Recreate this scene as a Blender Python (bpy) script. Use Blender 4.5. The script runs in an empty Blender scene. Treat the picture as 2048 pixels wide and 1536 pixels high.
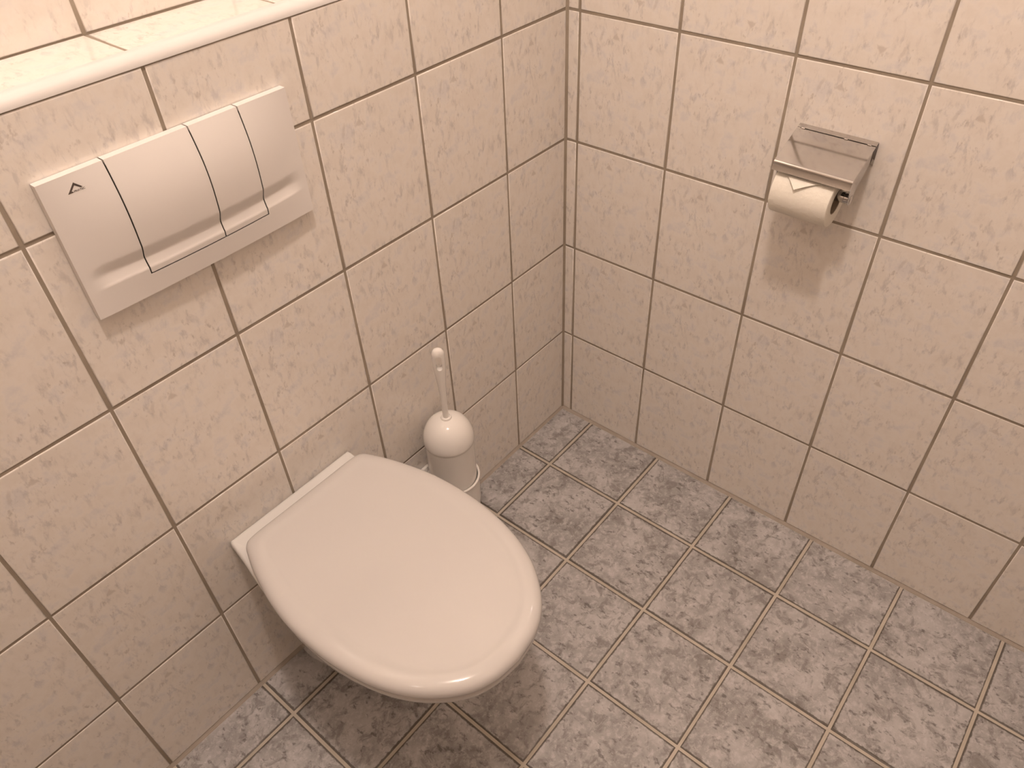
import bpy, bmesh, math, random
from mathutils import Matrix, Vector

random.seed(7)
scene = bpy.context.scene
COL = scene.collection

# ------------------------------------------------------------------ camera
cam_data = bpy.data.cameras.new('camera')
cam_data.sensor_width = 36.0
cam_data.lens = 36.0 * 1523.05 / 2048.0
cam_data.clip_start = 0.02
cam = bpy.data.objects.new('camera', cam_data)
COL.objects.link(cam)
RIGHT = Vector((0.6367, -0.7703, -0.0356))
DOWN = Vector((-0.5358, -0.4088, -0.7388))
FWD = Vector((0.5546, 0.4895, -0.6729))
cm = Matrix((RIGHT, -DOWN, -FWD)).transposed().to_4x4()
cm.translation = Vector((-1.1928, -0.8759, 1.4315))
cam.matrix_world = cm
scene.camera = cam

# ------------------------------------------------------------------ light
world = bpy.data.worlds.new('world')
world.use_nodes = True
world.node_tree.nodes['Background'].inputs[0].default_value = (0, 0, 0, 1)
scene.world = world

lamp_data = bpy.data.lights.new('ceiling_bulb', 'POINT')
lamp_data.energy = 58.0
lamp_data.color = (1.0, 0.825, 0.725)
lamp_data.shadow_soft_size = 0.062
lamp = bpy.data.objects.new('ceiling_bulb', lamp_data)
lamp.location = (-0.94, -0.61, 2.68)
COL.objects.link(lamp)

scene.view_settings.view_transform = 'Standard'
scene.view_settings.look = 'None'
scene.view_settings.gamma = 1.0
scene.view_settings.use_curve_mapping = False
scene.view_settings.exposure = 0.0

# ------------------------------------------------------------------ helpers
def link(name, me, mat=None, parent=None, loc=None):
    o = bpy.data.objects.new(name, me)
    COL.objects.link(o)
    if mat is not None and me is not None and not me.materials:
        me.materials.append(mat)
    if parent is not None:
        o.parent = parent
    if loc is not None:
        o.location = loc
    return o

def to_mesh(name, bm, smooth=True, angle=40):
    bmesh.ops.recalc_face_normals(bm, faces=bm.faces[:])
    me = bpy.data.meshes.new(name)
    bm.to_mesh(me)
    bm.free()
    if smooth:
        me.polygons.foreach_set('use_smooth', [True] * len(me.polygons))
        me.set_sharp_from_angle(angle=math.radians(angle))
    me.update()
    return me

def tag(o, label, cat, group=None):
    o['label'] = label
    o['category'] = cat
    if group:
        o['group'] = group

def structure(o, label=None):
    o['kind'] = 'structure'
    if label:
        o['label'] = label

def add_box(bm, x0, x1, y0, y1, z0, z1):
    vs = [bm.verts.new((x, y, z)) for x in (x0, x1) for y in (y0, y1) for z in (z0, z1)]
    for f in ((0, 1, 3, 2), (4, 6, 7, 5), (0, 4, 5, 1), (2, 3, 7, 6), (0, 2, 6, 4), (1, 5, 7, 3)):
        bm.faces.new([vs[i] for i in f])

def loft(bm, rings, cap_start=True, cap_end=True, closed=True):
    """rings: list of equal-length lists of 3D points"""
    R = [[bm.verts.new(p) for p in r] for r in rings]
    n = len(R[0])
    for a, b in zip(R, R[1:]):
        for i in range(n if closed else n - 1):
            j = (i + 1) % n
            bm.faces.new((a[i], a[j], b[j], b[i]))
    if cap_start:
        bm.faces.new(R[0])
    if cap_end:
        bm.faces.new(list(reversed(R[-1])))
    return R

def lathe(bm, prof, n=48, axis='z', center=(0, 0, 0), cap_start=True, cap_end=True, loop=False):
    rings = []
    for r, h in prof:
        ring = []
        for k in range(n):
            a = 2 * math.pi * k / n
            u, v = r * math.cos(a), r * math.sin(a)
            if axis == 'z':
                p = (center[0] + u, center[1] + v, center[2] + h)
            elif axis == 'y':
                p = (center[0] + u, center[1] + h, center[2] + v)
            else:
                p = (center[0] + h, center[1] + u, center[2] + v)
            ring.append(p)
        rings.append(ring)
    if loop:
        R = loft(bm, rings, False, False)
        for i in range(n):
            j = (i + 1) % n
            bm.faces.new((R[-1][i], R[-1][j], R[0][j], R[0][i]))
    else:
        loft(bm, rings, cap_start, cap_end)

def smoothstep(a, b, x):
    t = max(0.0, min(1.0, (x - a) / (b - a)))
    return t * t * (3 - 2 * t)

def interp(pts, x):
    """monotone-ish smooth interpolation through (x, y) points sorted ascending (Catmull-Rom)"""
    if x <= pts[0][0]:
        return pts[0][1]
    if x >= pts[-1][0]:
        return pts[-1][1]
    for i in range(len(pts) - 1):
        x0, y0 = pts[i]
        x1, y1 = pts[i + 1]
        if x0 <= x <= x1:
            h = x1 - x0
            t = (x - x0) / h
            def slope(k):
                if k <= 0:
                    return (pts[1][1] - pts[0][1]) / (pts[1][0] - pts[0][0])
                if k >= len(pts) - 1:
                    return (pts[-1][1] - pts[-2][1]) / (pts[-1][0] - pts[-2][0])
                return (pts[k + 1][1] - pts[k - 1][1]) / (pts[k + 1][0] - pts[k - 1][0])
            m0, m1 = slope(i) * h, slope(i + 1) * h
            return ((2 * t**3 - 3 * t**2 + 1) * y0 + (t**3 - 2 * t**2 + t) * m0 +
                    (-2 * t**3 + 3 * t**2) * y1 + (t**3 - t**2) * m1)

def curve2d(pts, per=8):
    """Catmull-Rom through 2D points"""
    out = []
    n = len(pts)
    for i in range(n - 1):
        p0 = Vector(pts[max(i - 1, 0)]); p1 = Vector(pts[i]); p2 = Vector(pts[i + 1]); p3 = Vector(pts[min(i + 2, n - 1)])
        for k in range(per):
            t = k / per
            out.append(0.5 * ((2 * p1) + (p2 - p0) * t + (2 * p0 - 5 * p1 + 4 * p2 - p3) * t * t + (3 * p1 - p0 - 3 * p2 + p3) * t**3))
    out.append(Vector(pts[-1]))
    return out

# ------------------------------------------------------------------ materials
class NT:
    def __init__(self, name):
        self.m = bpy.data.materials.new(name)
        self.m.use_nodes = True
        self.t = self.m.node_tree
        self.b = self.t.nodes['Principled BSDF']
    def n(self, typ, **kw):
        nd = self.t.nodes.new(typ)
        for k, v in kw.items():
            setattr(nd, k, v)
        return nd
    def put(self, sock, v):
        if isinstance(v, bpy.types.NodeSocket):
            self.t.links.new(v, sock)
        elif v is not None:
            sock.default_value = v
    def math(self, op, a, b=None, c=None, clamp=False):
        nd = self.n('ShaderNodeMath', operation=op)
        nd.use_clamp = clamp
        for s, v in zip(nd.inputs, (a, b, c)):
            self.put(s, v)
        return nd.outputs[0]
    def vmath(self, op, a, b=None, scale=None):
        nd = self.n('ShaderNodeVectorMath', operation=op)
        self.put(nd.inputs[0], a)
        if b is not None:
            self.put(nd.inputs[1], b)
        if scale is not None:
            self.put(nd.inputs['Scale'], scale)
        return nd.outputs['Value'] if op in ('DOT_PRODUCT', 'LENGTH') else nd.outputs[0]
    def noise(self, vec, scale, detail=4, rough=0.6, dist=0.0):
        nd = self.n('ShaderNodeTexNoise')
        self.put(nd.inputs['Vector'], vec)
        nd.inputs['Scale'].default_value = scale
        nd.inputs['Detail'].default_value = detail
        nd.inputs['Roughness'].default_value = rough
        nd.inputs['Distortion'].default_value = dist
        return nd.outputs['Fac'], nd.outputs['Color']
    def step(self, x, a, b):
        nd = self.n('ShaderNodeMapRange', interpolation_type='SMOOTHSTEP')
        self.put(nd.inputs['Value'], x)
        nd.inputs['From Min'].default_value = a
        nd.inputs['From Max'].default_value = b
        return nd.outputs[0]
    def mix(self, f, a, b):
        nd = self.n('ShaderNodeMix', data_type='RGBA')
        self.put(nd.inputs[0], f)
        self.put(nd.inputs[6], a)
        self.put(nd.inputs[7], b)
        return nd.outputs[2]
    def mapping(self, vec, rot=(0, 0, 0), scale=(1, 1, 1), loc=(0, 0, 0)):
        nd = self.n('ShaderNodeMapping')
        self.put(nd.inputs['Vector'], vec)
        nd.inputs['Rotation'].default_value = rot
        nd.inputs['Scale'].default_value = scale
        self.put(nd.inputs['Location'], loc)
        return nd.outputs[0]
    def bump(self, h, strength=0.2, dist=0.001):
        nd = self.n('ShaderNodeBump')
        self.put(nd.inputs['Height'], h)
        nd.inputs['Strength'].default_value = strength
        nd.inputs['Distance'].default_value = dist
        self.t.links.new(nd.outputs[0], self.b.inputs['Normal'])
    def set(self, **kw):
        names = {'color': 'Base Color', 'rough': 'Roughness', 'metal': 'Metallic', 'spec': 'Specular IOR Level',
                 'coat': 'Coat Weight', 'coatr': 'Coat Roughness', 'sss': 'Subsurface Weight'}
        for k, v in kw.items():
            self.put(self.b.inputs[names[k]], v)
        return self.m

def c4(r, g, b):
    return (r, g, b, 1.0)

def simple(name, col, rough=0.4, metal=0.0, spec=0.5, coat=0.0, var=0.04, vscale=30):
    k = NT(name)
    co = k.n('ShaderNodeTexCoord').outputs['Object']
    f, _ = k.noise(co, vscale, 3, 0.5)
    dark = tuple(c * (1 - var * 2) for c in col)
    lite = tuple(min(1, c * (1 + var)) for c in col)
    return k.set(color=k.mix(f, c4(*dark), c4(*lite)), rough=rough, metal=metal, spec=spec, coat=coat)

def wall_tile_material():
    k = NT('glazed_wall_tile')
    co = k.n('ShaderNodeTexCoord').outputs['Object']
    rnd = k.n('ShaderNodeObjectInfo').outputs['Random']
    # prints: three slightly different faces
    variant = k.math('MULTIPLY', k.math('FLOOR', k.math('MULTIPLY', rnd, 3.0)), 3.7)
    off = k.n('ShaderNodeCombineXYZ')
    k.put(off.inputs[2], variant)
    p = k.vmath('ADD', co, off.outputs[0])
    streak = k.mapping(p, rot=(0, 0, math.radians(-22)), scale=(1.0, 0.42, 1.0))
    f1, _ = k.noise(streak, 80, 5, 0.66, 0.3)
    f2, _ = k.noise(k.mapping(p, loc=(0.31, 0.2, 0.1)), 16, 3, 0.55)
    f3, _ = k.noise(k.mapping(p, rot=(0, 0, math.radians(-18)), scale=(1, 0.55, 1), loc=(1.3, 0.7, 0.4)), 120, 3, 0.6, 0.2)
    f4, _ = k.noise(k.mapping(p, loc=(2.3, 0.9, 0.7)), 30, 4, 0.6)
    smud = k.math('MULTIPLY', k.step(f1, 0.49, 0.68), k.step(f2, 0.34, 0.58))
    speck = k.math('MULTIPLY', k.step(f3, 0.57, 0.72), k.step(f2, 0.36, 0.60))
    base = k.mix(k.step(f4, 0.35, 0.7), c4(0.815, 0.760, 0.695), c4(0.875, 0.830, 0.775))
    c = k.mix(k.math('MULTIPLY', smud, 0.50), base, c4(0.47, 0.445, 0.435))
    c = k.mix(k.math('MULTIPLY', speck, 0.48), c, c4(0.40, 0.345, 0.30))
    blue = k.math('MULTIPLY', k.step(f4, 0.50, 0.70), 0.36)
    c = k.mix(blue, c, c4(0.56, 0.55, 0.58))
    # printed triangle fleck near the top of the face
    _, nc = k.noise(co, 160, 2, 0.5)
    wob = k.vmath('SCALE', k.vmath('SUBTRACT', nc, (0.5, 0.5, 0.5)), scale=0.006)
    q = k.vmath('SUBTRACT', k.vmath('ADD', co, wob), (-0.022, 0.092, 0.0))
    d1 = k.vmath('DOT_PRODUCT', q, (0.90, 0.43, 0))
    d2 = k.vmath('DOT_PRODUCT', q, (-0.80, 0.60, 0))
    d3 = k.vmath('DOT_PRODUCT', q, (-0.12, -0.99, 0))
    tri = k.math('SUBTRACT', 1.0, k.step(k.math('MAXIMUM', d1, k.math('MAXIMUM', d2, d3)), 0.0026, 0.0060))
    c = k.mix(k.math('MULTIPLY', tri, 0.40), c, c4(0.44, 0.375, 0.32))
    q2 = k.vmath('SUBTRACT', k.vmath('ADD', co, wob), (-0.052, 0.090, 0.0))
    e1 = k.math('ABSOLUTE', k.vmath('DOT_PRODUCT', q2, (0.94, -0.34, 0)))
    e2 = k.math('ABSOLUTE', k.vmath('DOT_PRODUCT', q2, (0.34, 0.94, 0)))
    stroke = k.math('MULTIPLY', k.math('SUBTRACT', 1.0, k.step(e1, 0.001, 0.0035)), k.math('SUBTRACT', 1.0, k.step(e2, 0.006, 0.014)))
    c = k.mix(k.math('MULTIPLY', stroke, 0.30), c, c4(0.46, 0.41, 0.37))
    h, _ = k.noise(co, 22, 2, 0.5)
    k.bump(h, 0.10, 0.0015)
    return k.set(color=c, rough=0.12, spec=0.5)

def floor_tile_material():
    k = NT('mottled_floor_tile')
    co = k.n('ShaderNodeTexCoord').outputs['Object']
    rnd = k.n('ShaderNodeObjectInfo').outputs['Random']
    off = k.n('ShaderNodeCombineXYZ')
    k.put(off.inputs[2], k.math('MULTIPLY', rnd, 13.0))
    p = k.vmath('ADD', co, off.outputs[0])
    f1, _ = k.noise(p, 13, 6, 0.62, 0.4)
    f2, _ = k.noise(k.mapping(p, loc=(1.1, 0.3, 2.0)), 85, 5, 0.70, 0.25)
    f3, _ = k.noise(k.mapping(p, loc=(2.1, 1.3, 3.0), scale=(1, 0.6, 1), rot=(0, 0, 0.5)), 95, 3, 0.62)
    f4, _ = k.noise(k.mapping(p, loc=(3.1, 2.3, 4.0)), 34, 6, 0.72, 0.7)
    f5, _ = k.noise(k.mapping(p, loc=(4.1, 3.3, 5.0)), 150, 4, 0.65, 0.15)
    c = k.mix(k.step(f1, 0.32, 0.68), c4(0.295, 0.281, 0.270), c4(0.505, 0.487, 0.478))
    c = k.mix(k.math('MULTIPLY', k.step(f2, 0.46, 0.66), 0.60), c, c4(0.62, 0.595, 0.59))
    c = k.mix(k.math('MULTIPLY', k.step(f4, 0.49, 0.64), 0.66), c, c4(0.190, 0.172, 0.158))
    c = k.mix(k.math('MULTIPLY', k.step(f3, 0.57, 0.70), 0.68), c, c4(0.10, 0.088, 0.078))
    c = k.mix(k.math('MULTIPLY', k.step(f5, 0.62, 0.74), 0.50), c, c4(0.74, 0.715, 0.70))
    # worn, ragged dark rim of the glaze
    sep = k.n('ShaderNodeSeparateXYZ')
    k.put(sep.inputs[0], co)
    ax = k.math('ABSOLUTE', sep.outputs[0])
    ay = k.math('ABSOLUTE', sep.outputs[1])
    edge = k.math('MAXIMUM', ax, ay)
    rag, _ = k.noise(p, 110, 4, 0.7)
    edge = k.math('ADD', edge, k.math('MULTIPLY', k.math('SUBTRACT', rag, 0.5), 0.0060))
    c = k.mix(k.math('MULTIPLY', k.step(edge, 0.0928, 0.0950), 0.88), c, c4(0.085, 0.068, 0.052))
    k.bump(k.math('ADD', k.math('MULTIPLY', f2, 0.5), f1), 0.35, 0.0016)
    return k.set(color=c, rough=k.math('ADD', 0.30, k.math('MULTIPLY', f2, 0.25)), spec=0.45)

def grout_material(name, a, b):
    k = NT(name)
    co = k.n('ShaderNodeTexCoord').outputs['Object']
    f, _ = k.noise(co, 9, 5, 0.65)
    g, _ = k.noise(co, 400, 2, 0.5)
    k.bump(g, 0.3, 0.0006)
    return k.set(color=k.mix(k.step(f, 0.3, 0.7), c4(*a), c4(*b)), rough=0.85, spec=0.2)

def paper_material():
    k = NT('embossed_paper')
    co = k.n('ShaderNodeTexCoord').outputs['Object']
    f, _ = k.noise(co, 210, 3, 0.6)
    v = k.n('ShaderNodeTexVoronoi')
    k.put(v.inputs['Vector'], co)
    v.inputs['Scale'].default_value = 130
    k.bump(k.math('ADD', f, k.math('MULTIPLY', v.outputs['Distance'], 0.7)), 0.45, 0.0012)
    return k.set(color=k.mix(f, c4(0.84, 0.80, 0.71), c4(0.90, 0.865, 0.78)), rough=0.95, spec=0.1)

def chrome_material():
    k = NT('polished_chrome')
    co = k.n('ShaderNodeTexCoord').outputs['Object']
    f, _ = k.noise(co, 40, 4, 0.6)
    return k.set(color=c4(0.56, 0.54, 0.525), metal=1.0, rough=k.math('ADD', 0.05, k.math('MULTIPLY', f, 0.06)))

M_TILE = wall_tile_material()
M_FLOOR = floor_tile_material()
M_GROUT = grout_material('wall_grout', (0.30, 0.25, 0.195), (0.38, 0.325, 0.26))
M_FGROUT = grout_material('floor_grout', (0.47, 0.42, 0.34), (0.58, 0.52, 0.44))
M_SEAL = grout_material('corner_sealant', (0.36, 0.31, 0.26), (0.46, 0.40, 0.345))
M_CERAMIC = simple('white_ceramic', (0.74, 0.725, 0.70), rough=0.07, coat=0.3, var=0.008, vscale=8)
M_SEAT = simple('glossy_white_seat', (0.625, 0.60, 0.578), rough=0.05, coat=0.3, var=0.008, vscale=6)
M_PLATE = simple('satin_white_plastic', (0.80, 0.765, 0.735), rough=0.42, spec=0.4, var=0.008, vscale=10)
M_TRIM = simple('white_trim_plastic', (0.72, 0.70, 0.68), rough=0.28, var=0.01, vscale=12)
M_BRUSH = simple('white_brush_plastic', (0.87, 0.84, 0.80), rough=0.08, var=0.01, vscale=15)
M_CHROME = chrome_material()
M_PAPER = paper_material()
M_CORE = simple('grey_cardboard', (0.36, 0.29, 0.22), rough=0.9, spec=0.1, var=0.08, vscale=60)
M_INK = simple('dark_print', (0.075, 0.055, 0.045), rough=0.5, var=0.03)
M_HINGE = simple('white_hinge_plastic', (0.76, 0.74, 0.71), rough=0.3, var=0.01)
M_GAP_SHADE = simple('gap_shade_black', (0.02, 0.018, 0.016), rough=0.5, var=0.05)  # near-black colour standing in for the shade inside the button gaps
M_PLAIN = simple('cream_glazed_wall', (0.46, 0.405, 0.35), rough=0.12, var=0.03, vscale=20)
M_CEIL = simple('white_ceiling_paint', (0.66, 0.64, 0.61), rough=0.9, spec=0.2, var=0.02, vscale=5)

# ------------------------------------------------------------------ tiled setting
ROOM_X = -1.55
ROOM_Y = -1.45
CEIL = 2.75
XL = [0.0, -0.1835, -0.3883, -0.5903, -0.7952, -0.9926, -1.1887, -1.389, ROOM_X]      # vertical joints, toilet wall
YR = [0.0, -0.0279, -0.2314, -0.4346, -0.6331, -0.8307, -1.0292, -1.229, ROOM_Y]      # vertical joints, paper wall
ZW = [0.0056, 0.2582, 0.5064, 0.7555, 1.0027, 1.2507, 1.4989, 1.747, 1.995, 2.243, 2.491, CEIL]
XF = [-0.0048, -0.1838, -0.3864, -0.5860, -0.7861, -0.9885, -1.189, -1.389, ROOM_X]
YF = [-0.0046, -0.0983, -0.3005, -0.5000, -0.7003, -0.8985, -1.0965, -1.2965, ROOM_Y]
SHELF_Z = 1.150
SHELF_Y = 0.118

_tile_cache = {}
def tile_mesh(u0, u1, v0, v1, t=0.008, bev=0.0016, flat=False):
    """tile with a rounded rim; local x, y across the face, front face at z = 0"""
    key = tuple(round(a, 5) for a in (u0, u1, v0, v1, bev))
    if key in _tile_cache:
        return _tile_cache[key]
    rings = []
    steps = [(0.0, -t), (0.0, -bev)] + [(bev * (1 - math.cos(math.radians(a))), -bev * (1 - math.sin(math.radians(a)))) for a in (25, 50, 70, 90)]
    for d, z in steps:
        rings.append([(u0 + d, v0 + d, z), (u1 - d, v0 + d, z), (u1 - d, v1 - d, z), (u0 + d, v1 - d, z)])
    bm = bmesh.new()
    loft(bm, rings)
    bmesh.ops.recalc_face_normals(bm, faces=bm.faces[:])
    me = bpy.data.meshes.new('tile')
    bm.to_mesh(me)
    bm.free()
    for p in me.polygons:
        n = p.normal
        p.use_smooth = 0.01 < n.z < 0.999
    _tile_cache[key] = me
    return me

def place_tile(parent, mat, rot3, origin, u0, u1, v0, v1, bev, flip=False, jitter=0.0003, tilt=0.0015):
    """origin = centre of the full print; u/v extents relative to that centre"""
    if flip:
        u0, u1, v0, v1 = -u1, -u0, -v1, -v0
    me = tile_mesh(u0, u1, v0, v1, bev=bev)
    if not me.materials:
        me.materials.append(mat)
    o = bpy.data.objects.new('tile', me)
    COL.objects.link(o)
    o.parent = parent
    m = rot3.to_4x4()
    if flip:
        m = m @ Matrix.Rotation(math.pi, 4, 'Z')
    m = m @ Matrix.Rotation(random.uniform(-tilt, tilt), 4, 'X') @ Matrix.Rotation(random.uniform(-tilt, tilt), 4, 'Y')
    m.translation = Vector(origin) + rot3 @ Vector((0, 0, random.uniform(-jitter, jitter)))
    o.matrix_basis = m
    return o

GAP = 0.0046
ROT_L = Matrix(((1, 0, 0), (0, 0, -1), (0, 1, 0)))      # x->x, y->z, normal -> -y
ROT_R = Matrix(((0, 0, -1), (-1, 0, 0), (0, 1, 0)))     # x->-y, y->z, normal -> -x
ROT_F = Matrix.Identity(3)

# --- wall with the flush plate (lower wall, shelf and recessed upper wall)
bm = bmesh.new()
add_box(bm, ROOM_X, 0.0, 0.0013, 0.30, -0.05, 1.1372)
add_box(bm, ROOM_X, 0.0, 0.0166, 0.30, 1.1372, SHELF_Z - 0.0014)
add_box(bm, ROOM_X, 0.0, SHELF_Y + 0.0013, 0.30, SHELF_Z - 0.0014, CEIL)
wall_left = link('wall_left', to_mesh('wall_left', bm, smooth=False), M_GROUT)
structure(wall_left, 'cream marbled tiled wall with a shelf above the flush plate')

def r4(v):
    return round(v, 4)

def cells(edges):
    return list(zip(edges, edges[1:]))

for ci, (xa, xb) in enumerate(cells(XL)):
    full = 0.2
    # print centre: cut columns keep the print of a whole tile
    if ci == 0:
        cx = xb + full / 2
    else:
        cx = xa - full / 2 if ci == len(XL) - 2 else (xa + xb) / 2
    hi = xa - (0.003 if ci == 0 else GAP / 2)
    lo = xb + GAP / 2
    rows = cells(ZW[:5] + [1.1365])
    for ri, (za, zb) in enumerate(rows):
        cz = (za + zb) / 2 if ri not in (0, len(rows) - 1) else (zb - 0.125 if ri == 0 else za + 0.125)
        bot = za + (0.0 if ri == 0 else GAP / 2)
        top = zb - (0.0005 if ri == len(rows) - 1 else GAP / 2)
        ext = (lo - cx, hi - cx, bot - cz, top - cz)
        place_tile(wall_left, M_TILE, ROT_L, (cx, 0.0, cz), *ext, 0.0019, flip=False)
    # shelf
    place_tile(wall_left, M_TILE, ROT_F, (cx, 0.065, SHELF_Z), lo - cx, hi - cx, 0.0172 - 0.065, SHELF_Y - 0.0012 - 0.065, 0.0014)
    # recessed wall above the shelf
    for ri, (za, zb) in enumerate(cells([SHELF_Z + 0.0012] + ZW[5:])):
        cz = zb - 0.125 if ri == 0 else (za + zb) / 2
        bot = za + (0.0 if ri == 0 else GAP / 2)
        place_tile(wall_left, M_TILE, ROT_L, (cx, SHELF_Y, cz), lo - cx, hi - cx, bot - cz, zb - GAP / 2 - cz, 0.0019)

# --- wall with the paper holder
bm = bmesh.new()
add_box(bm, 0.0013, 0.15, ROOM_Y, 0.30, -0.05, CEIL)
wall_right = link('wall_right', to_mesh('wall_right', bm, smooth=False), M_GROUT)
structure(wall_right, 'cream marbled tiled wall with the paper holder')
for ci, (ya, yb) in enumerate(cells([SHELF_Y] + YR)):
    if ci == 0:      # narrow piece that runs back above the shelf
        cy, s0, s1 = 0.06, -SHELF_Y + 0.003, -0.0021
    else:
        cy = (ya + yb) / 2
        if ci == 1:
            cy = -0.0279 + 0.1
        s0 = -ya + (0.003 if ci == 1 else GAP / 2)
        s1 = -yb - GAP / 2
    for ri, (za, zb) in enumerate(cells(ZW)):
        cz = zb - 0.125 if ri == 0 else (za + zb) / 2
        bot = za + (0.0 if ri == 0 else GAP / 2)
        if ci == 0:
            if zb < SHELF_Z:
                continue
            bot = max(bot, SHELF_Z + 0.003)
        flip = (ri == 4 and ci > 1)
        u0, u1 = s0 + cy, s1 + cy
        place_tile(wall_right, M_TILE, ROT_R, (0.0, cy, cz), u0, u1, bot - cz, zb - GAP / 2 - cz, 0.0019, flip=flip)

# --- floor
bm = bmesh.new()
add_box(bm, ROOM_X, 0.002, ROOM_Y, 0.002, -0.10, -0.0012)
floor = link('floor', to_mesh('floor', bm, smooth=False), M_FGROUT)
structure(floor, 'grey mottled square floor tiles with light joints')
FG = 0.0052
for i, (xa, xb) in enumerate(cells(XF)):
    for j, (ya, yb) in enumerate(cells(YF)):
        hx = xa - (0 if i == 0 else FG / 2)
        lx = xb + FG / 2
        hy = ya - (0 if j == 0 else FG / 2)
        ly = yb + FG / 2
        cx = xb + 0.1 if i == 0 else ((xa + xb) / 2 if i < len(XF) - 2 else xa - 0.1)
        cy = yb + 0.1 if j == 0 else ((ya + yb) / 2 if j < len(YF) - 2 else ya - 0.1)
        place_tile(floor, M_FLOOR, ROT_F, (cx, cy, 0.0), lx - cx, hx - cx, ly - cy, hy - cy, 0.0024, tilt=0.001)

# --- sealant joints, shelf edge trim
def prism(name, poly, axis, a, b, mat, label, smooth=True):
    """extrude a 2D polygon along x, y or z"""
    def p3(u, v, w):
        return {'x': (w, u, v), 'y': (u, w, v), 'z': (u, v, w)}[axis]
    bm = bmesh.new()
    loft(bm, [[p3(u, v, a) for u, v in poly], [p3(u, v, b) for u, v in poly]])
    o = link(name, to_mesh(name, bm, smooth, 35), mat)
    structure(o, label)
    return o

arc = [(0.0125 - 0.0135 * math.cos(math.radians(a)), 1.1380 + 0.0135 * math.sin(math.radians(a))) for a in range(0, 91, 9)]
prism('trim_1', [(-0.0005, 1.1375)] + arc + [(0.0192, 1.1512), (0.0192, 1.1503), (0.0168, 1.1500), (0.0168, 1.1375), (0.003, 1.1375)], 'x', ROOM_X, -0.001, M_TRIM,
      'white rounded plastic edge trim along the front of the tiled shelf')
prism('trim_2', [(0.004, 0.0050), (0.0008, 0.0050), (-0.0008, 0.0022), (-0.0040, -0.0002), (-0.0040, -0.002), (0.004, -0.002)], 'x', ROOM_X, 0.001, M_SEAL,
      'brown sealant joint between the toilet wall and the floor')
prism('trim_3', [(0.004, 0.0050), (0.0008, 0.0050), (-0.0008, 0.0022), (-0.0042, -0.0002), (-0.0042, -0.002), (0.004, -0.002)], 'y', ROOM_Y, 0.001, M_SEAL,
      'brown sealant joint between the paper holder wall and the floor')
prism('trim_4', [(0.003, 0.003), (-0.0034, 0.003), (-0.0034, 0.0010), (-0.0012, -0.0008), (0.0008, -0.0034), (0.003, -0.0034)], 'z', 0.003, SHELF_Z, M_GROUT,
      'brown upright grout joint in the corner of the two walls')

# --- the rest of the small room, behind the camera
bm = bmesh.new(); add_box(bm, ROOM_X - 0.1, ROOM_X, ROOM_Y - 0.1, 0.3, -0.1, CEIL)
structure(link('wall_side', to_mesh('wall_side', bm, False), M_PLAIN), 'cream side wall of the small room')
bm = bmesh.new(); add_box(bm, ROOM_X, 0.15, ROOM_Y - 0.1, ROOM_Y, -0.1, CEIL)
structure(link('wall_back', to_mesh('wall_back', bm, False), M_PLAIN), 'cream wall behind the viewer')
bm = bmesh.new(); add_box(bm, ROOM_X - 0.1, 0.15, ROOM_Y - 0.1, 0.3, CEIL, CEIL + 0.1)
structure(link('ceiling', to_mesh('ceiling', bm, False), M_CEIL), 'white painted ceiling')

# ------------------------------------------------------------------ toilet
def empty(name, loc, label, cat, group=None):
    o = bpy.data.objects.new(name, None)
    o.empty_display_size = 0.05
    COL.objects.link(o)
    o.location = loc
    tag(o, label, cat, group)
    return o

TX = -0.801
toilet = empty('toilet', (TX, 0, 0.07), 'white wall-hung toilet with its lid closed', 'toilet')

def mirror_outline(half):
    """half: points with x >= 0 from the back centre to the front centre -> closed loop"""
    left = [(-p[0], p[1]) for p in half[1:-1]]
    return [(p[0], p[1]) for p in half] + left[::-1]

lid_half = curve2d([(0.0, -0.048), (0.055, -0.048), (0.106, -0.0485), (0.124, -0.054), (0.1345, -0.072), (0.1500, -0.1135), (0.1660, -0.175), (0.1735, -0.240),
                    (0.1715, -0.312), (0.1560, -0.388), (0.1280, -0.447), (0.0870, -0.492), (0.0450, -0.513), (0.0, -0.5195)], 7)
LID = mirror_outline(lid_half)

def ring_at(outline, d, z, c=(0.0, -0.27), zf=None):
    out = []
    for x, y in outline:
        v = Vector((x - c[0], y - c[1]))
        L = v.length
        v *= max(0.0, (L - d)) / L
        px, py = c[0] + v.x, c[1] + v.y
        out.append((px, py, (z if zf is None else z + zf(px, py)) - 0.07))
    return out

bm = bmesh.new()
lid_prof = [(0.030, 0.4225), (0.006, 0.4215), (0.002, 0.4225), (0.0004, 0.4250), (0.0, 0.4285), (0.0006, 0.4325), (0.0022, 0.4362), (0.0050, 0.4393), (0.0090, 0.4417),
            (0.0140, 0.4434), (0.0200, 0.4445), (0.0255, 0.4448), (0.0290, 0.4443), (0.0330, 0.4435), (0.0380, 0.4431), (0.0480, 0.4431), (0.0700, 0.4434), (0.1000, 0.4438), (0.1300, 0.4440)]
loft(bm, [ring_at(LID, d, z) for d, z in lid_prof])
lid = link('lid', to_mesh('lid', bm, True, 50), M_SEAT, toilet)

bm = bmesh.new()
seat_prof = [(0.062, 0.4040), (0.010, 0.4020), (0.0045, 0.4035), (0.0030, 0.4075), (0.0030, 0.4140), (0.0050, 0.4180), (0.0110, 0.4195), (0.048, 0.4200), (0.058, 0.4180), (0.063, 0.4120)]
R = loft(bm, [ring_at(LID, d, z) for d, z in seat_prof], False, False)
n = len(R[0])
for i in range(n):
    j = (i + 1) % n
    bm.faces.new((R[-1][i], R[-1][j], R[0][j], R[0][i]))
seat = link('seat_ring', to_mesh('seat_ring', bm, True, 50), M_SEAT, toilet)

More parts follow.
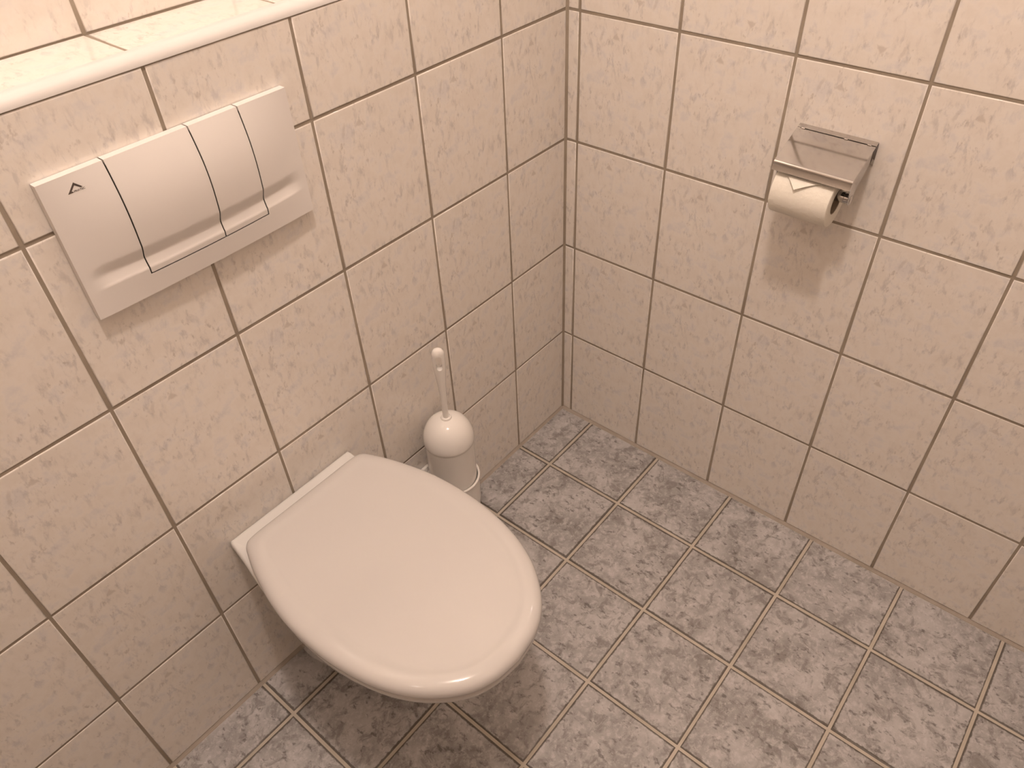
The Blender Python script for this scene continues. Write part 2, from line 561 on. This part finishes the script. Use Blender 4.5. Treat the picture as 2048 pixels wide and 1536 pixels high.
bowl_half = curve2d([(0.0, -0.0012), (0.060, -0.0012), (0.124, -0.0012), (0.1310, -0.004), (0.1335, -0.020), (0.1385, -0.050), (0.1480, -0.100), (0.1600, -0.170), (0.1670, -0.240),
                     (0.1650, -0.312), (0.1500, -0.384), (0.1220, -0.440), (0.0820, -0.483), (0.0420, -0.503), (0.0, -0.510)], 6)
BOWL = mirror_outline(bowl_half)

def lift(x, y):
    return 0.0055 * smoothstep(-0.030, -0.004, y)

def bowl_ring(sx, sy, z, d=0.0, top=False, c=(0.0, -0.24)):
    pts = []
    for x, y in BOWL:
        v = Vector((x - c[0], y - c[1]))
        L = v.length
        v *= (L - d) / L
        px, py = (c[0] + v.x) * sx, min((c[1] + v.y), -0.0012) * sy
        if sy < 1:
            py = min(py, -0.0012)
        if y > -0.0025:
            py = min(-0.0012, (c[1] + v.y) if top else -0.0012)
        pts.append((px, py, z + (lift(px, py) if top else 0.0) - 0.07))
    return pts

bm = bmesh.new()
rings = [bowl_ring(0.45, 0.20, 0.0705), bowl_ring(0.58, 0.26, 0.072), bowl_ring(0.65, 0.31, 0.085), bowl_ring(0.69, 0.36, 0.115), bowl_ring(0.72, 0.43, 0.155),
         bowl_ring(0.76, 0.53, 0.200), bowl_ring(0.81, 0.65, 0.245), bowl_ring(0.87, 0.77, 0.290), bowl_ring(0.925, 0.87, 0.330), bowl_ring(0.965, 0.93, 0.360),
         bowl_ring(0.985, 0.962, 0.380), bowl_ring(0.99, 0.972, 0.3915, 0.0, True), bowl_ring(0.99, 0.972, 0.3960, 0.0012, True), bowl_ring(0.99, 0.972, 0.3985, 0.0035, True), bowl_ring(0.99, 0.972, 0.3995, 0.0075, True),
         bowl_ring(0.99, 0.972, 0.3985, 0.016, True), bowl_ring(0.99, 0.972, 0.3975, 0.030, True), bowl_ring(0.99, 0.972, 0.3970, 0.045, True)]
loft(bm, rings)
link('bowl', to_mesh('bowl', bm, True, 45), M_CERAMIC, toilet)

for s in (-1, 1):
    bm = bmesh.new()
    lathe(bm, [(0.0095, -0.016), (0.0105, -0.014), (0.0105, 0.014), (0.0095, 0.016)], 20, 'x', (s * 0.075, -0.062, 0.4105 - 0.07))
    link('hinge', to_mesh('hinge', bm), M_HINGE, toilet)

# ------------------------------------------------------------------ flush plate
PX0, PX1, PZ0, PZ1 = -0.9575, -0.6290, 0.8870, 1.0632
XA, XB, XC, ZBTN = -0.8810, -0.7737, -0.7035, 0.9155
plate = empty('flush_plate', ((PX0 + PX1) / 2, 0, PZ0), 'white dual flush plate on the wall above the toilet', 'flush plate')

BULGE = [(0.886, 0.0036), (0.900, 0.0055), (0.915, 0.0076), (0.930, 0.0094), (0.947, 0.0116), (0.965, 0.0136), (0.982, 0.0148),
         (1.000, 0.0147), (1.020, 0.0124), (1.040, 0.0076), (1.055, 0.0029), (1.0635, 0.0)]

def plate_y(x, z):
    u = (x - (PX0 + PX1) / 2) / ((PX1 - PX0) / 2)
    y = -0.0118 - interp(BULGE, z) * max(0.0, 1 - u * u)
    amp = 0.0043 * smoothstep(PX0 + 0.006, PX0 + 0.035, x) * (1 - smoothstep(PX1 - 0.035, PX1 - 0.006, x))
    if 0.9240 < z < 0.955:
        s = smoothstep(0.955, 0.937, z) if z > 0.937 else 0.0
        if z <= 0.937:
            s = ((z - 0.9240) / (0.937 - 0.9240)) ** 0.75
        y += amp * s
    return y

def arange(a, b, step):
    n = max(1, int(round((b - a) / step)))
    return [a + (b - a) * i / n for i in range(n + 1)]

ZFINE = sorted(set(round(z, 5) for z in arange(PZ0, ZBTN, 0.004) + arange(ZBTN, 0.9240, 0.002) + arange(0.9240, 0.956, 0.0015) + arange(0.956, PZ1, 0.006)))

def sheet(name, xs, zs, keep, mat, parent, inner=None, dy=0.0):
    """curved panel; outer edges run back to the wall, edges inside the inner box only get a thin turned-in lip"""
    bm = bmesh.new()
    ox, oz = (PX0 + PX1) / 2, PZ0
    V = {}
    def vert(i, k):
        if (i, k) not in V:
            V[(i, k)] = bm.verts.new((xs[i] - ox, plate_y(xs[i], zs[k]) + dy, zs[k] - oz))
        return V[(i, k)]
    for i in range(len(xs) - 1):
        for k in range(len(zs) - 1):
            if keep((xs[i] + xs[i + 1]) / 2, (zs[k] + zs[k + 1]) / 2):
                bm.faces.new((vert(i, k), vert(i + 1, k), vert(i + 1, k + 1), vert(i, k + 1)))
    edges = [e for e in bm.edges if len(e.link_faces) == 1]
    B = {}
    for e in edges:
        a, b = e.verts
        for v in (a, b):
            if v not in B:
                wx, wz = v.co.x + ox, v.co.z + oz
                thin = inner is not None and inner[0] - 1e-5 <= wx <= inner[1] + 1e-5 and inner[2] - 1e-5 <= wz <= inner[3] - 1e-4
                B[v] = bm.verts.new((v.co.x, v.co.y + 0.0012 if thin else -0.0006, v.co.z))
        bm.faces.new((a, b, B[b], B[a]))
    return link(name, to_mesh(name, bm, True, 45), mat, parent)

g = 0.0009
INNER = (XA - 0.001, XC + 0.001, ZBTN - 0.001, PZ1)
frame_x = sorted(set(round(v, 5) for v in arange(PX0, XA - g, 0.006) + [XA - g] + arange(XA - g, XC + g, 0.02) + [XC + g] + arange(XC + g, PX1, 0.006)))
frame_z = sorted(set([z for z in ZFINE if abs(z - ZBTN) > 0.0012] + [round(ZBTN - g, 5)]))
surround = sheet('surround', frame_x, frame_z, lambda x, z: x < XA - g or x > XC + g or z < ZBTN - g, M_PLATE, plate, INNER)
zb = sorted(set([z for z in ZFINE if z > ZBTN + 0.0012] + [round(ZBTN + g, 5)]))
bl = sheet('large_button', [round(v, 5) for v in arange(XA + g, XB - g, 0.012)], zb, lambda x, z: True, M_PLATE, plate, INNER)
bs = sheet('small_button', [round(v, 5) for v in arange(XB + g, XC - g, 0.012)], zb, lambda x, z: True, M_PLATE, plate, INNER)
bl['label'] = 'wide left flush button'
bs['label'] = 'narrow right flush button'

sheet('gap_shade_sheet', [round(v, 5) for v in arange(XA - 0.005, XC + 0.005, 0.012)], [z for z in ZFINE if ZBTN - 0.006 < z < PZ1 - 0.002],
      lambda x, z: True, M_GAP_SHADE, plate, None, 0.0017)  # added black sheet just behind the buttons, paints their gaps as dark shade

# printed emblem: open triangle with tiny lettering along its base
def on_plate(x, z, lift_=0.00025):
    return (x - (PX0 + PX1) / 2, plate_y(x, z) - lift_, z - PZ0)

bm = bmesh.new()
for poly in ([(-0.9302, 1.0430), (-0.9202, 1.0532), (-0.9204, 1.0502), (-0.9256, 1.0450), (-0.9238, 1.0434)],
             [(-0.9202, 1.0532), (-0.9130, 1.0461), (-0.9152, 1.0458), (-0.9204, 1.0502)]):
    front = [bm.verts.new(on_plate(x, z, 0.0003)) for x, z in poly]
    back = [bm.verts.new(on_plate(x, z, 0.0)) for x, z in poly]
    bm.faces.new(front)
    for i in range(len(poly)):
        j = (i + 1) % len(poly)
        bm.faces.new((front[i], front[j], back[j], back[i]))
em = link('emblem', to_mesh('emblem', bm, False), M_INK, surround)
em['label'] = 'dark printed open triangle emblem'

tc = bpy.data.curves.new('lettering', 'FONT')
tc.body = 'FRIATEC'
tc.size = 1.0
tc.offset = 0.012
tob = bpy.data.objects.new('lettering_source', tc)
COL.objects.link(tob)
bpy.context.view_layer.update()
tme = bpy.data.meshes.new_from_object(tob.evaluated_get(bpy.context.evaluated_depsgraph_get()))
bpy.data.objects.remove(tob)
xs_ = [v.co.x for v in tme.vertices]; ys_ = [v.co.y for v in tme.vertices]
x0_, x1_, y0_, y1_ = min(xs_), max(xs_), min(ys_), max(ys_)
for v in tme.vertices:
    v.co = on_plate(-0.9234 + (v.co.x - x0_) / (x1_ - x0_) * 0.0122, 1.0430 + (v.co.y - y0_) / (y1_ - y0_) * 0.0021, 0.0003)
tme.materials.clear()
lt = link('lettering', tme, M_INK, surround)
lt['label'] = 'tiny dark printed lettering'

# ------------------------------------------------------------------ toilet brush in its wall holder
BX, BY = -0.4760, -0.0655
brush = empty('toilet_brush', (BX, BY, 0.100), 'white toilet brush with domed cover standing in the wall holder', 'toilet brush')
oz = 0.100
bm = bmesh.new()
prof = [(0.0470, 0.112), (0.0488, 0.114), (0.0498, 0.210), (0.0502, 0.3080), (0.0506, 0.3110), (0.0516, 0.3135)]
for a in range(0, 86, 5):
    t = math.radians(a)
    prof.append((0.0520 * math.cos(t) ** 0.86, 0.3170 + 0.0575 * math.sin(t)))
prof.append((0.003, 0.3752))
lathe(bm, [(r, z - oz) for r, z in prof], 56)
link('cover', to_mesh('cover', bm, True, 60), M_BRUSH, brush)
bm = bmesh.new()
lathe(bm, [(0.0060, 0.3700 - oz), (0.0108, 0.3705 - oz), (0.0112, 0.3755 - oz), (0.0104, 0.3778 - oz), (0.0088, 0.3784 - oz), (0.0076, 0.3768 - oz)], 28)
link('collar', to_mesh('collar', bm, True, 50), M_BRUSH, brush)

def handle_mesh():
    bm = bmesh.new()
    W = [(0.370, 0.0060), (0.400, 0.0060), (0.430, 0.0064), (0.460, 0.0078), (0.485, 0.0100), (0.505, 0.0116), (0.525, 0.0121), (0.540, 0.0120)]
    D = [(0.370, 0.0058), (0.430, 0.0058), (0.470, 0.0064), (0.500, 0.0078), (0.540, 0.0088)]
    rings = []
    zs = arange(0.370, 0.538, 0.006)
    for z in zs:
        w, d = interp(W, z), interp(D, z)
        rings.append([(w * math.cos(a), d * math.sin(a), z - oz) for a in [2 * math.pi * k / 28 for k in range(28)]])
    w, d = interp(W, 0.538), interp(D, 0.538)
    for a in range(12, 90, 12):
        t = math.radians(a)
        rings.append([(w * math.cos(t) * math.cos(b), d * math.cos(t) * math.sin(b), 0.538 + 0.0135 * math.sin(t) - oz) for b in [2 * math.pi * k / 28 for k in range(28)]])
    loft(bm, rings)
    return to_mesh('handle', bm, True, 50)

handle = link('handle', handle_mesh(), M_BRUSH, brush)
bm = bmesh.new()
sl = []
for a in range(0, 181, 15):
    sl.append((0.0056 * math.cos(math.radians(a)), 0.5315 + 0.0050 * math.sin(math.radians(a)) - oz))
for a in range(180, 361, 15):
    sl.append((0.0056 * math.cos(math.radians(a)), 0.5085 + 0.0056 * math.sin(math.radians(a)) - oz))
loft(bm, [[(x, -0.03, z) for x, z in sl], [(x, 0.03, z) for x, z in sl]])
cut = link('slot_cutter', to_mesh('slot_cutter', bm, False), None)
cut.parent = brush
md = handle.modifiers.new('slot', 'BOOLEAN')
md.operation = 'DIFFERENCE'
md.solver = 'EXACT'
md.object = cut
bpy.context.view_layer.update()
hm = bpy.data.meshes.new_from_object(handle.evaluated_get(bpy.context.evaluated_depsgraph_get()))
handle.modifiers.clear()
handle.data = hm
hm.polygons.foreach_set('use_smooth', [True] * len(hm.polygons))
hm.set_sharp_from_angle(angle=math.radians(40))
if not hm.materials:
    hm.materials.append(M_BRUSH)
bpy.data.objects.remove(cut)
handle.rotation_euler = (0, 0, math.radians(-42))

holder = empty('brush_holder', (BX, BY, 0.100), 'white cup holder fixed to the wall beside the toilet, holding the brush', 'brush holder')
bm = bmesh.new()
cup = [(0.0010, 0.1000), (0.0400, 0.1000), (0.0480, 0.1030), (0.0520, 0.1100), (0.0540, 0.1400), (0.0548, 0.2000), (0.0522, 0.2000), (0.0518, 0.1400), (0.0505, 0.1110), (0.0010, 0.1040)]
lathe(bm, [(r, z - oz) for r, z in cup], 56)
link('cup', to_mesh('cup', bm, True, 45), M_BRUSH, holder)
bm = bmesh.new()
rim = [(0.0538 + 0.0027 * math.cos(math.radians(a)), 0.2020 + 0.0027 * math.sin(math.radians(a)) - oz) for a in range(0, 360, 30)]
lathe(bm, rim, 56, loop=True)
link('rim', to_mesh('rim', bm, True, 80), M_BRUSH, holder)
bm = bmesh.new()
pl = []
for cx_, cz_, a0 in ((0.026, 0.194, 0), (-0.056, 0.194, 90), (-0.056, 0.140, 180), (0.026, 0.140, 270)):
    for a in range(a0, a0 + 91, 15):
        pl.append((cx_ + 0.010 * math.cos(math.radians(a)), cz_ + 0.010 * math.sin(math.radians(a)) - oz))
yw = -BY - 0.0006
rings = [[(x, yw, z) for x, z in pl], [(x, yw - 0.006, z) for x, z in pl]]
cxm, czm = -0.015, 0.167 - oz
rings.append([(cxm + (x - cxm) * 0.96, yw - 0.0075, czm + (z - czm) * 0.95) for x, z in pl])
loft(bm, rings)
add_box(bm, -0.030, 0.022, 0.050, yw - 0.004, 0.150 - oz, 0.190 - oz)
link('wall_bracket', to_mesh('wall_bracket', bm, True, 45), M_BRUSH, holder)

# ------------------------------------------------------------------ paper holder and roll
HY0, HY1 = -0.4660, -0.5905
HYC = (HY0 + HY1) / 2
ph = empty('paper_holder', (0, HYC, 0.79), 'chrome toilet paper holder with flap cover on the right wall', 'paper holder')
hz = 0.79
hw = (HY0 - HY1) / 2
XFR, ZFR, ZBK = -0.0850, 0.8745, 0.9065

def plate_box(name, pts_xz, y0, y1, thick, parent, mat, angle=35):
    """sheet metal: polyline in x-z thickened and run along y"""
    n = len(pts_xz)
    norms = []
    for i in range(n):
        a = Vector(pts_xz[max(i - 1, 0)]); b = Vector(pts_xz[min(i + 1, n - 1)])
        t = (b - a).normalized()
        norms.append(Vector((-t.y, t.x)))
    poly = [Vector(p) + nn * thick / 2 for p, nn in zip(pts_xz, norms)] + [Vector(p) - nn * thick / 2 for p, nn in reversed(list(zip(pts_xz, norms)))]
    bm = bmesh.new()
    loft(bm, [[(p.x, y0, p.y - hz) for p in poly], [(p.x, y1, p.y - hz) for p in poly]])
    return link(name, to_mesh(name, bm, True, angle), mat, parent)

# back plate with a bent top flange
plate_box('back_plate', [(-0.0012, 0.868), (-0.0012, 0.8995), (-0.0018, 0.9035), (-0.0040, 0.9057), (-0.0075, 0.9055), (-0.0136, 0.9032)], -hw, hw, 0.0010, ph, M_CHROME)
# cover flap: sloping sheet with a rounded front lip
def cz(x):
    return ZBK - 0.0005 + (x + 0.006) * (ZBK - ZFR) / (0.085 - 0.006)
cov = [(-0.0152, cz(-0.0152)), (-0.030, cz(-0.030)), (-0.050, cz(-0.050)), (-0.070, cz(-0.070)), (-0.0815, cz(-0.0815))]
for a in range(15, 91, 15):
    t = math.radians(a)
    cov.append((-0.0815 - 0.0035 * math.sin(t), cz(-0.0815) - 0.0035 * (1 - math.cos(t)) - 0.0010 * math.sin(t)))
zl = cov[-1][1]
cov += [(-0.0853, zl - 0.002), (-0.0893, zl - 0.0095)]
cover = plate_box('cover', cov, -hw, hw, 0.0011, ph, M_CHROME)
for yy in (-hw + 0.010, -hw + 0.046, hw - 0.010):
    bm = bmesh.new()
    lathe(bm, [(0.0014, -0.003), (0.0019, -0.0026), (0.0019, 0.0026), (0.0014, 0.003)], 16, 'y', (-0.0144, yy, cz(-0.0144) - hz + 0.0004))
    link('hinge_knuckle', to_mesh('hinge_knuckle', bm), M_CHROME, cover)
# side arms
RXA, RZA = -0.0570, 0.8225
for s in (-1, 1):
    y_a = s * (hw - 0.0032)
    poly = [(-0.0010, 0.8980), (-0.0120, 0.8980), (-0.0700, 0.8760), (-0.0740, 0.8680), (-0.0720, 0.8380), (-0.0680, 0.8280), (-0.0600, 0.8255), (-0.0540, 0.8300), (-0.0460, 0.8480), (-0.0010, 0.8800)]
    bm = bmesh.new()
    loft(bm, [[(x, y_a - 0.0006, z - hz) for x, z in poly], [(x, y_a + 0.0006, z - hz) for x, z in poly]])
    link('arm', to_mesh('arm', bm, False), M_CHROME, ph)
SPZ = RZA + 0.0105
bm = bmesh.new()
lathe(bm, [(0.0066, -hw + 0.0016), (0.0078, -hw + 0.0024), (0.0078, -hw + 0.0120), (0.0085, -hw + 0.0128), (0.0085, hw - 0.0128), (0.0078, hw - 0.0120), (0.0078, hw - 0.0024), (0.0066, hw - 0.0016)], 28, 'y', (RXA, 0, SPZ - hz))
link('spindle', to_mesh('spindle', bm, True, 40), M_CHROME, ph)

roll = empty('toilet_roll', (RXA, -0.5205, RZA), 'white toilet paper roll hanging in the chrome holder, end folded to a point', 'toilet roll')
RR, HL = 0.0410, 0.0470
bm = bmesh.new()
lathe(bm, [(0.0205, -HL), (RR - 0.0015, -HL), (RR - 0.0004, -HL + 0.0004), (RR, -HL + 0.0014), (RR, -0.025), (RR + 0.0002, 0), (RR, 0.025), (RR, HL - 0.0014), (RR - 0.0004, HL - 0.0004), (RR - 0.0015, HL), (0.0205, HL)],
      72, 'y', loop=True)
link('paper', to_mesh('paper', bm, True, 50), M_PAPER, roll)
bm = bmesh.new()
lathe(bm, [(0.0192, -HL + 0.0006), (0.0205, -HL + 0.0006), (0.0205, HL - 0.0006), (0.0192, HL - 0.0006)], 40, 'y', loop=True)
link('core', to_mesh('core', bm, True, 40), M_CORE, roll)
# folded end: triangular sheet lying over the roll, tip lifted a little
bm = bmesh.new()
def roll_pt(y, ang, lift_):
    r = RR + lift_
    return (-r * math.cos(ang), y, r * math.sin(ang))
TIP = (0.009, math.radians(27))      # y (towards +), angle above horizontal front
TOPA = math.radians(100)
NR, NC = 16, 10
front, back = [], []
for i in range(NR + 1):
    t = i / NR
    ang = TIP[1] + (TOPA - TIP[1]) * t
    tw = min(1.0, t / 0.46)
    ya = TIP[0] + (0.0350 - TIP[0]) * tw
    yb = TIP[0] + (-0.0350 - TIP[0]) * tw
    lf = 0.0020 + 0.0050 * (1 - tw) ** 1.2
    fr, bk = [], []
    for k in range(NC + 1):
        y = ya + (yb - ya) * k / NC
        fr.append(bm.verts.new(roll_pt(y, ang, lf)))
        bk.append(bm.verts.new(roll_pt(y, ang, lf - 0.0009)))
    front.append(fr); back.append(bk)
for i in range(NR):
    for k in range(NC):
        bm.faces.new((front[i][k], front[i][k + 1], front[i + 1][k + 1], front[i + 1][k]))
        bm.faces.new((back[i][k + 1], back[i][k], back[i + 1][k], back[i + 1][k + 1]))
    bm.faces.new((front[i][0], front[i + 1][0], back[i + 1][0], back[i][0]))
    bm.faces.new((front[i + 1][NC], front[i][NC], back[i][NC], back[i + 1][NC]))
bmesh.ops.remove_doubles(bm, verts=bm.verts[:], dist=0.00002)
fl = link('folded_end', to_mesh('folded_end', bm, True, 40), M_PAPER, roll)
fl['label'] = 'paper end folded into a triangular point'
